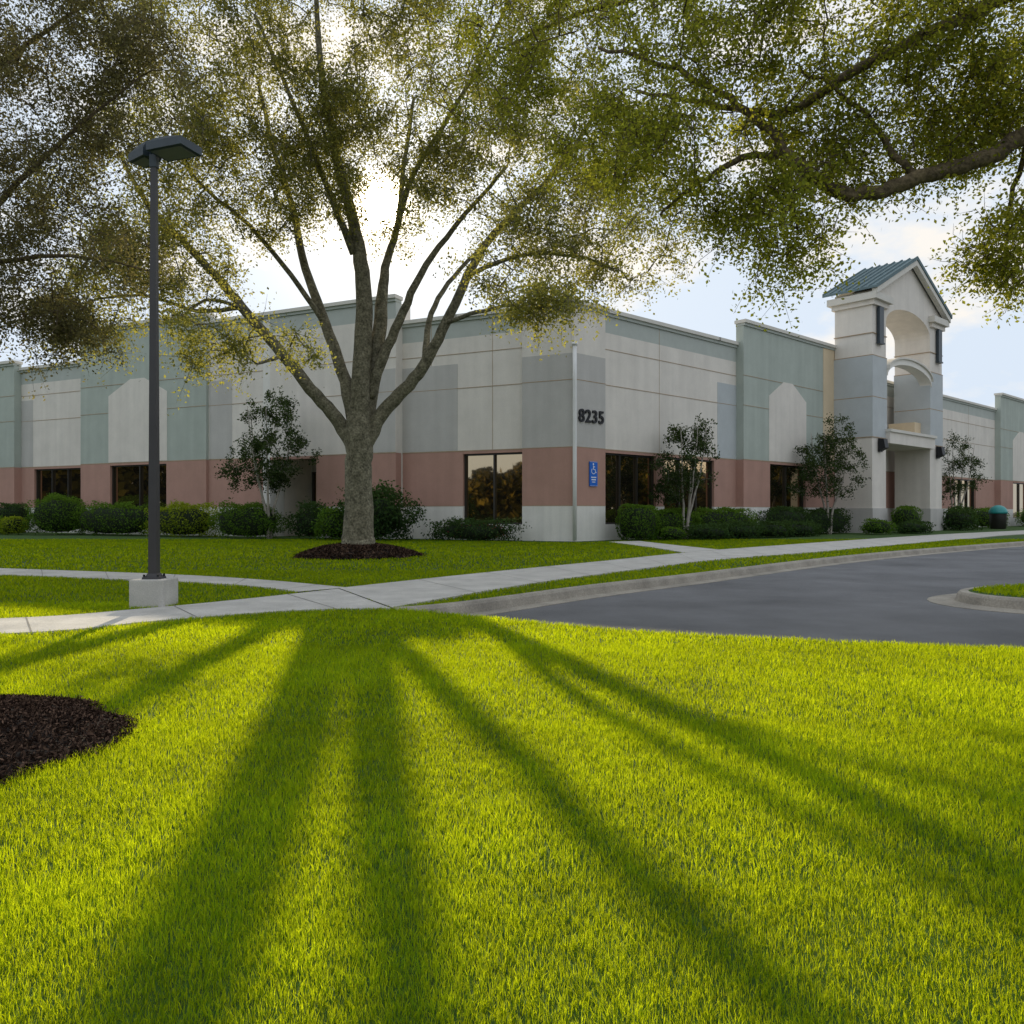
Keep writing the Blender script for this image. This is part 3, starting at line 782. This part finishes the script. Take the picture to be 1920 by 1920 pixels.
Rb = [(2.9, 7.0, 5.15, 2.3, 1.5, 0.85, 300, 0.35),
      (2.2, 6.6, 3.50, 0.55, 0.5, 0.58, 56, 0.85),
      (1.6, 6.8, 4.1, 0.8, 0.6, 0.5, 56, 0.65),
      (3.2, 6.7, 4.15, 0.8, 0.5, 0.35, 44, 0.5),
      (4.25, 6.7, 3.35, 0.42, 0.5, 0.40, 40, 0.7),
      (4.1, 6.9, 4.6, 0.9, 0.8, 0.45, 70, 0.35),
      (0.6, 8.8, 6.0, 1.7, 1.2, 1.1, 160, 0.4),
      (1.15, 7.9, 4.7, 0.7, 0.6, 0.55, 40, 0.6)]
build_tree('tree', (RX, RY, 0), Rl, Rb, 'barkdark', 'leafright', 0.036, 'spreading oak tree with low crooked limbs over the lawn', 0.24, 155, 0.010, 0.10, sides=12, jit=0.014, aspect=0.6, gap_sun=True, tight=0.21)

LX, LY = -9.3, 11.6
Ll = [([(LX, LY, -0.1), (LX, LY, 0.3), (LX, LY, 1.6), (LX+0.1, LY, 3.0), (LX+0.3, LY, 4.5), (LX+0.5, LY, 7.0), (LX+0.6, LY, 9)], [0.5, 0.36, 0.3, 0.27, 0.2, 0.12, 0.05]),
      ([(LX+0.1, LY, 2.9), (LX+0.9, LY-0.2, 4.2), (LX+1.9, LY-0.3, 5.3), (LX+3.0, LY-0.4, 6.3), (LX+4.1, LY-0.4, 7.2)], [0.14, 0.07, 0.045, 0.03, 0.012]),
      ([(LX+0.9, LY-0.2, 4.2), (LX+2.0, LY-0.1, 4.7), (LX+3.1, LY, 4.8), (LX+4.0, LY, 4.6)], [0.05, 0.035, 0.022, 0.010]),
      ([(LX+0.3, LY, 4.5), (LX-0.8, LY, 6), (LX-1.8, LY, 7.2)], [0.12, 0.08, 0.03]),
      ([(LX+0.5, LY, 6.0), (LX+1.6, LY+.2, 7.6), (LX+2.9, LY+.3, 8.6)], [0.06, 0.04, 0.02])]
Lb = [(-6.8, 11.3, 7.0, 2.3, 1.7, 1.7, 220, 0.42), (-6.9, 11.2, 4.75, 1.9, 1.3, 1.1, 120, 0.42), (-10.0, 11.5, 6.5, 2.0, 1.8, 2.2, 50, 0.35),
      (-7.0, 11.2, 3.7, 1.3, 0.9, 0.5, 46, 0.55), (-5.8, 11.4, 8.3, 1.5, 1.4, 0.9, 60, 0.4)]
build_tree('tree', (LX, LY, 0), Ll, Lb, 'barkdark', 'leafleft', 0.046, 'fine-leaved brownish tree at the edge of the lawn', 0.33, 195, 0.012, 0.12, jit=0.01, aspect=0.55, tight=0.23)

def small_tree(x, y, h, w, n, seed):
    rr = random.Random(seed); L_ = []
    for i in range(4):
        a = rr.uniform(0, 6.28); sp = rr.uniform(0.12, 0.32)*w
        L_.append(([(x+0.06*math.cos(a), y+0.06*math.sin(a), -0.05), (x+0.2*math.cos(a), y+0.2*math.sin(a), h*0.2), (x+sp*0.7*math.cos(a), y+sp*0.7*math.sin(a), h*0.5), (x+sp*math.cos(a), y+sp*math.sin(a), h*0.85)],
                   [0.07, 0.055, 0.03, 0.012]))
    B = [(x, y, h*0.55, w*0.48, w*0.45, h*0.22, int(n*0.6), 0.4), (x+w*0.05, y, h*0.80, w*0.28, w*0.3, h*0.17, int(n*0.28), 0.5), (x-w*0.2, y, h*0.40, w*0.35, w*0.3, h*0.10, int(n*0.2), 0.35)]
    build_tree('small_tree', (x, y, 0), L_, B, 'barkpale', 'leafsmall', 0.11, 'small multi-stemmed tree with pale stems beside the building', 0.30, 105, 0.008, 0.05, group='small ornamental trees planted along the building', sides=7, jit=0.01, tight=0.28)
small_tree(-10.0, 33.0, 6.3, 3.9, 95, 1)
small_tree(7.0, 32.4, 5.3, 2.8, 66, 2)
small_tree(15.7, 39.6, 6.0, 3.9, 95, 3)
small_tree(28.6, 51.5, 6.3, 3.6, 60, 4)

# ------------------------------------------------------------------ shrubs
def shrub(x, y, rx, ry, h, mat, n, leaf=0.07, rot=0.0, boxy=2.6, rough=0.07, label='low rounded green shrub beside the wall', name='shrub', spiky=False):
    n = int(n)
    u = RNG.normal(size=(n, 3)); u /= np.linalg.norm(u, axis=1)[:, None]; u[:, 2] = np.where(u[:, 2] < -0.75, -u[:, 2], u[:, 2])
    k = (np.abs(u)**boxy).sum(1)**(-1/boxy)
    S = u*k[:, None]
    ns = 1+rough*1.5*(np.sin(S[:, 0]*4*rx+x*3)*np.sin(S[:, 1]*4*ry+y)+np.sin(S[:, 2]*5+x+S[:, 0]*5*rx))+RNG.normal(0, rough, n)
    S = S*ns[:, None]
    if spiky: S *= (1+np.abs(RNG.normal(0, 0.14, n)))[:, None]
    ca, sa = math.cos(rot), math.sin(rot)
    X = S[:, 0]*rx; Y = S[:, 1]*ry
    P = np.stack([x+X*ca-Y*sa, y+X*sa+Y*ca, np.maximum(0.02, h*0.5+S[:, 2]*h*0.5)], 1)
    v = leaf_arrays(P, leaf, 0.55); m4 = len(P)
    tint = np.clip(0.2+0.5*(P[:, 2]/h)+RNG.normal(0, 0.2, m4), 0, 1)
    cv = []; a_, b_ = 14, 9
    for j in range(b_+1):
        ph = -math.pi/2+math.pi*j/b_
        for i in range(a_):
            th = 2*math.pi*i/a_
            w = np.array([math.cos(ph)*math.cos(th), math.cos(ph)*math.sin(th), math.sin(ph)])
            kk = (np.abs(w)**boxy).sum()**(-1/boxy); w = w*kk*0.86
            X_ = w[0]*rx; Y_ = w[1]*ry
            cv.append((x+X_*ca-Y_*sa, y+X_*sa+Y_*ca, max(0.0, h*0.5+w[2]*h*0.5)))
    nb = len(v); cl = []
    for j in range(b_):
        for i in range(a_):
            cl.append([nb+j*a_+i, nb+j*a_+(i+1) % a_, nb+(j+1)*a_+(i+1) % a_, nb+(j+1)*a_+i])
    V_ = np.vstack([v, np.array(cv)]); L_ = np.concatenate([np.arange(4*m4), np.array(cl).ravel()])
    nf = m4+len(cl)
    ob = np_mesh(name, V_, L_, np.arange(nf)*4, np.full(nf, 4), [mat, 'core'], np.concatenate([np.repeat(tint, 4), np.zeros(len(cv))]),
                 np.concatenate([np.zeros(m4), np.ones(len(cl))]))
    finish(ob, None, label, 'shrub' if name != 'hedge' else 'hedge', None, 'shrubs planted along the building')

def wl_(F, s, p): q = F.pt(s, p, 0); return q.x, q.y
rl = -aL; rr_ = aR
for s, p, r, h, m_ in ((27.5, 3.6, 0.55, 0.85, 'hedgeyellow'), (29.4, 3.6, 0.65, 0.95, 'hedge'), (31.6, 3.8, 0.7, 1.0, 'hedge'), (34.3, 3.5, 0.9, 1.2, 'hedge'), (25.6, 2.6, 1.2, 1.8, 'hedge'), (30.8, 1.6, 0.9, 1.5, 'hedgedark')):
    x, y = wl_(FL, s, p); shrub(x, y, r, r, h, m_, 2600*r*h+900, 0.08, label='clipped round shrub beside the building')
for s0, s1, p, h, m_ in ((19.6, 24.6, 2.3, 1.4, 'hedge'), (16.0, 19.3, 2.3, 1.35, 'hedgeyellow'), (12.0, 15.2, 2.6, 1.35, 'hedge'), (35.5, 40, 2.5, 1.3, 'hedge')):
    x, y = wl_(FL, (s0+s1)/2, p); shrub(x, y, (s1-s0)/2, 0.7, h, m_, 6500, 0.085, rl, 3.0, 0.09, 'clipped green hedge below the windows', 'hedge')
x, y = wl_(FL, 7.4, 2.3); shrub(x, y, 1.35, 0.9, 1.75, 'hedgedark', 7500, 0.12, rl, 2.0, 0.11, 'loose dark upright shrub beside the wall', spiky=True)
x, y = wl_(FL, 8.9, 2.6); shrub(x, y, 0.8, 0.7, 1.1, 'hedge', 2600, 0.10, rl, 2.0, 0.10, 'loose green shrub beside the wall', spiky=True)
x, y = wl_(FL, 3.7, 1.1); shrub(x, y, 1.55, 0.55, 0.72, 'hedgedark', 4200, 0.09, rl, 2.2, 0.11, 'low dark shrub with red flowers below the window', spiky=True)
x, y = wl_(FL, 3.3, 1.35); shrub(x, y, 1.0, 0.35, 0.62, 'hedgered', 160, 0.07, rl, 2.2, 0.10, 'small red flowering plant below the window', spiky=True)
x, y = wl_(FL, 10.6, 2.0); shrub(x, y, 0.9, 0.7, 1.3, 'hedgedark', 3000, 0.1, rl, 2.0, 0.10, 'dark green shrub beside the wall', spiky=True)
x, y = wl_(FR, 2.3, 1.2); shrub(x, y, 0.75, 0.6, 1.35, 'hedge', 4200, 0.07, rr_, 4.5, 0.03, 'clipped boxy hedge at the corner of the building', 'hedge')
x, y = wl_(FR, 3.6, 1.9); shrub(x, y, 0.6, 0.4, 0.5, 'hedge', 900, 0.08, rr_, 2.2, 0.1)
for s0, s1, p, h, m_ in ((3.4, 6.2, 0.9, 1.15, 'hedge'), (6.3, 10.6, 0.95, 1.2, 'hedge'), (11.3, 14.6, 1.4, 1.25, 'hedgedark'), (14.8, 18.8, 1.4, 1.2, 'hedgedark')):
    x, y = wl_(FR, (s0+s1)/2, p); shrub(x, y, (s1-s0)/2, 0.6, h, m_, 6000, 0.08, rr_, 3.2, 0.06, 'clipped green hedge below the windows', 'hedge')
for s, p, r, h in ((5.4, 2.3, 0.9, 0.55), (7.4, 2.5, 1.0, 0.6), (9.6, 2.6, 1.1, 0.6), (11.8, 2.7, 1.1, 0.6)):
    x, y = wl_(FR, s, p); shrub(x, y, r, 0.6, h, 'hedgedark', 2200, 0.09, rr_, 2.1, 0.12, 'low spreading dark green shrub in the bed', spiky=True)
x, y = wl_(FR, 17.8, 3.6); shrub(x, y, 0.9, 0.6, 0.7, 'hedge', 1500, 0.09, rr_, 2.2, 0.1)
x, y = wl_(FR, 20.6, 4.2); shrub(x, y, 1.2, 0.6, 0.6, 'hedgedark', 1700, 0.10, rr_, 2.2, 0.1)
x, y = wl_(FR, 22.2, 3.2); shrub(x, y, 0.8, 0.6, 1.35, 'hedge', 2500, 0.08, rr_, 3.5, 0.05)
x, y = wl_(FR, 30.2, 3.0); shrub(x, y, 1.1, 0.8, 1.2, 'hedgedark', 1900, 0.13, rr_, 2.2, 0.12, 'dark spiky shrub beside the entrance', spiky=True)
x, y = wl_(FR, 33.5, 2.0); shrub(x, y, 1.6, 0.7, 1.3, 'hedgedark', 2200, 0.1, rr_, 2.6, 0.1)
x, y = wl_(FR, 40, 1.6); shrub(x, y, 2.6, 0.7, 1.3, 'hedge', 3000, 0.1, rr_, 3.0, 0.07, 'clipped green hedge below the windows', 'hedge')
x, y = wl_(FR, 50, 1.9); shrub(x, y, 3.5, 0.7, 1.3, 'hedge', 3000, 0.1, rr_, 3.0, 0.07, 'clipped green hedge below the windows', 'hedge')

# ------------------------------------------------------------------ lamp post
lx, ly = -4.16, 9.30
lamp = empty('street_lamp', (lx, ly, 0), 'dark bronze twin-head parking lot lamp on a square concrete footing', 'street lamp')
mb = MB(); mb.box(lx-0.20, lx+0.20, ly-0.20, ly+0.20, -0.05, 0.325, 'concrete'); finish(mb.build('footing', bevel=0.014), lamp)
mb = MB()
def taper(z0, z1, w0, w1, key='polepaint'):
    mb.hexa([(lx-w0, ly-w0, z0), (lx+w0, ly-w0, z0), (lx+w0, ly+w0, z0), (lx-w0, ly+w0, z0), (lx-w1, ly-w1, z1), (lx+w1, ly-w1, z1), (lx+w1, ly+w1, z1), (lx-w1, ly+w1, z1)], key)
taper(0.325, 0.35, 0.10, 0.095); taper(0.35, 0.39, 0.072, 0.056); taper(0.39, 5.10, 0.049, 0.031); taper(5.10, 5.24, 0.040, 0.040, 'headpaint')
for sx in (-1, 1):
    for sy in (-1, 1): mb.box(lx+sx*0.08-0.01, lx+sx*0.08+0.01, ly+sy*0.08-0.01, ly+sy*0.08+0.01, 0.35, 0.38, 'black')
finish(mb.build('pole'), lamp)
hd = Vector((0.94, -0.34, 0)).normalized()
for d, t1, hwid in ((hd, 0.54, 0.17), (Vector((-0.80, 0.60, 0)).normalized(), 0.38, 0.11)):
    hn = Vector((-d.y, d.x, 0)); o = Vector((lx, ly, 5.28))
    mb = MB()
    def pt(t, w, z): q = o+d*t+hn*w; return (q.x, q.y, q.z+z)
    t0 = 0.045
    mb.hexa([pt(0.01, -0.035, -0.04), pt(0.10, -0.035, -0.04), pt(0.10, 0.035, -0.04), pt(0.01, 0.035, -0.04), pt(0.01, -0.035, 0.04), pt(0.10, -0.035, 0.04), pt(0.10, 0.035, 0.04), pt(0.01, 0.035, 0.04)], 'headpaint')
    mb.hexa([pt(t0, -hwid, -0.05), pt(t1, -hwid, -0.05), pt(t1, hwid, -0.05), pt(t0, hwid, -0.05), pt(t0, -hwid, 0.04), pt(t1, -hwid, 0.04), pt(t1, hwid, 0.04), pt(t0, hwid, 0.04)], 'headpaint')
    mb.hexa([pt(t0, -hwid, 0.04), pt(t1, -hwid, 0.04), pt(t1, hwid, 0.04), pt(t0, hwid, 0.04), pt(t0, -0.06, 0.13), pt(t0+0.18, -0.06, 0.13), pt(t0+0.18, 0.06, 0.13), pt(t0, 0.06, 0.13)], 'headpaint')
    h_ = finish(mb.build('lamp_head'), lamp)
    mb = MB(); e = hwid-0.04; mb.hexa([pt(t0+.04, -e, -0.06), pt(t1-.04, -e, -0.06), pt(t1-.04, e, -0.06), pt(t0+.04, e, -0.06), pt(t0+.04, -e, -0.048), pt(t1-.04, -e, -0.048), pt(t1-.04, e, -0.048), pt(t0+.04, e, -0.048)], 'lens')
    finish(mb.build('lens'), h_)

bx_, by_ = 31.6, 52.0
bn = empty('litter_bin', (bx_, by_, 0), 'teal litter bin with a domed lid beside the path', 'litter bin')
tb = Tubes(); tb.add([(bx_, by_, z) for z in (0.0, 0.05, 1.0, 1.05)], [0.42, 0.46, 0.50, 0.50], 20); finish(tb.build('bin_body', 'dark'), bn)
tb = Tubes(); tb.add([(bx_, by_, 1.0+0.55*math.sin(t)) for t in np.linspace(0, 1.5, 8)], [0.56*math.cos(t) for t in np.linspace(0, 1.5, 8)], 20); finish(tb.build('lid', 'teal'), bn)

n = 80000  # added ring of trees out of view, put in for the window glass to reflect
A_ = np.radians(RNG.uniform(-215, 44, n)); hh = 6.5+2.5*np.sin(A_*7)+1.8*np.sin(A_*23+1)+1.2*np.sin(A_*61)
Z = RNG.uniform(0.02, 1, n)**0.8*hh
R_ = 82+RNG.normal(0, 2.2, n)
P = np.stack([R_*np.cos(A_), 8+R_*np.sin(A_), Z], 1)
finish(leaves_object('wood', P, 1.15, 'woodleaf', RNG.uniform(0, 1, n), 0.7), kind='stuff', label='far-off belt of green trees across the street', category='wood')

# ------------------------------------------------------------------ world, sun, camera
w = bpy.data.worlds.new('World'); scene.world = w; w.use_nodes = True
N = w.node_tree.nodes; L = w.node_tree.links
bg = N['Background']; out = N['World Output']
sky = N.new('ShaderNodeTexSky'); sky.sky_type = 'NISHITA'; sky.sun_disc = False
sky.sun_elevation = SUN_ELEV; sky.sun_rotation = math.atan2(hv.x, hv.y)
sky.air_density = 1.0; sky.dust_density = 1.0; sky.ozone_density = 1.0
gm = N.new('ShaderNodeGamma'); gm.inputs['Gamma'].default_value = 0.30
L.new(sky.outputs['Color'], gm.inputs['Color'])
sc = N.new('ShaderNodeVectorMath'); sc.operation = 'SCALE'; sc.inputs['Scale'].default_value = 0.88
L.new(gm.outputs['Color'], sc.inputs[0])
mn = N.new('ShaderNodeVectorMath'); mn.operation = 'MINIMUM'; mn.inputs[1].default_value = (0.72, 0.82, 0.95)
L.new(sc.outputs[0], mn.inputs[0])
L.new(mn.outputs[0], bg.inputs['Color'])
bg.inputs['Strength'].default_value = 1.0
tc = N.new('ShaderNodeTexCoord')
mp = N.new('ShaderNodeMapping'); mp.inputs['Scale'].default_value = (1, 1, 2.2); mp.inputs['Location'].default_value = (0.3, 0.1, 0.25)
L.new(tc.outputs['Generated'], mp.inputs['Vector'])
cn = N.new('ShaderNodeTexNoise'); cn.inputs['Scale'].default_value = 5.0; cn.inputs['Detail'].default_value = 8; cn.inputs['Roughness'].default_value = 0.55
L.new(mp.outputs['Vector'], cn.inputs['Vector'])
cr = N.new('ShaderNodeMapRange'); cr.inputs['From Min'].default_value = 0.50; cr.inputs['From Max'].default_value = 0.62; cr.inputs['To Max'].default_value = 0.95
L.new(cn.outputs['Fac'], cr.inputs['Value'])
cb = N.new('ShaderNodeBackground'); cb.inputs['Color'].default_value = (1.0, 0.95, 0.88, 1); cb.inputs['Strength'].default_value = 1.0
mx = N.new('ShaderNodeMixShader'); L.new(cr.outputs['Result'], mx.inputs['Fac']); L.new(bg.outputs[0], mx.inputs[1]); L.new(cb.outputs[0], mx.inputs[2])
nv = N.new('ShaderNodeVectorMath'); nv.operation = 'NORMALIZE'; L.new(tc.outputs['Generated'], nv.inputs[0])
dt = N.new('ShaderNodeVectorMath'); dt.operation = 'DOT_PRODUCT'; L.new(nv.outputs[0], dt.inputs[0]); dt.inputs[1].default_value = SUN_DIR
mxx = N.new('ShaderNodeMath'); mxx.operation = 'MAXIMUM'; mxx.inputs[1].default_value = 0.0; L.new(dt.outputs['Value'], mxx.inputs[0])
def powr(e, k):
    a = N.new('ShaderNodeMath'); a.operation = 'POWER'; a.inputs[1].default_value = e; L.new(mxx.outputs[0], a.inputs[0])
    b = N.new('ShaderNodeMath'); b.operation = 'MULTIPLY'; b.inputs[1].default_value = k; L.new(a.outputs[0], b.inputs[0]); return b
p1 = powr(6000, 60.0); p2 = powr(150, 0.7); p3 = powr(14, 0.16)
ad = N.new('ShaderNodeMath'); ad.operation = 'ADD'; L.new(p1.outputs[0], ad.inputs[0]); L.new(p2.outputs[0], ad.inputs[1])
ad2 = N.new('ShaderNodeMath'); ad2.operation = 'ADD'; L.new(ad.outputs[0], ad2.inputs[0]); L.new(p3.outputs[0], ad2.inputs[1])
gb = N.new('ShaderNodeBackground'); gb.inputs['Color'].default_value = (1.0, 0.84, 0.58, 1); L.new(ad2.outputs[0], gb.inputs['Strength'])
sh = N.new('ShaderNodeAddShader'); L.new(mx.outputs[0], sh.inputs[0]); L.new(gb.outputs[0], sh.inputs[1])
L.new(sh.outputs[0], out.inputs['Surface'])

sd = bpy.data.lights.new('sun', 'SUN'); sd.energy = 5.0; sd.angle = math.radians(0.55); sd.color = (1.0, 0.85, 0.60)
so = bpy.data.objects.new('sun', sd); COL.objects.link(so)
so.rotation_euler = SUN_DIR.to_track_quat('Z', 'Y').to_euler()
so.location = SUN_DIR*80

cam = bpy.data.cameras.new('camera'); co = bpy.data.objects.new('camera', cam); COL.objects.link(co)
co.location = (0, 0, 1.1); co.rotation_euler = (math.radians(90), 0, 0)
cam.sensor_width = 36; cam.lens = 36*1500/1920; cam.clip_start = 0.05; cam.clip_end = 3000
scene.camera = co
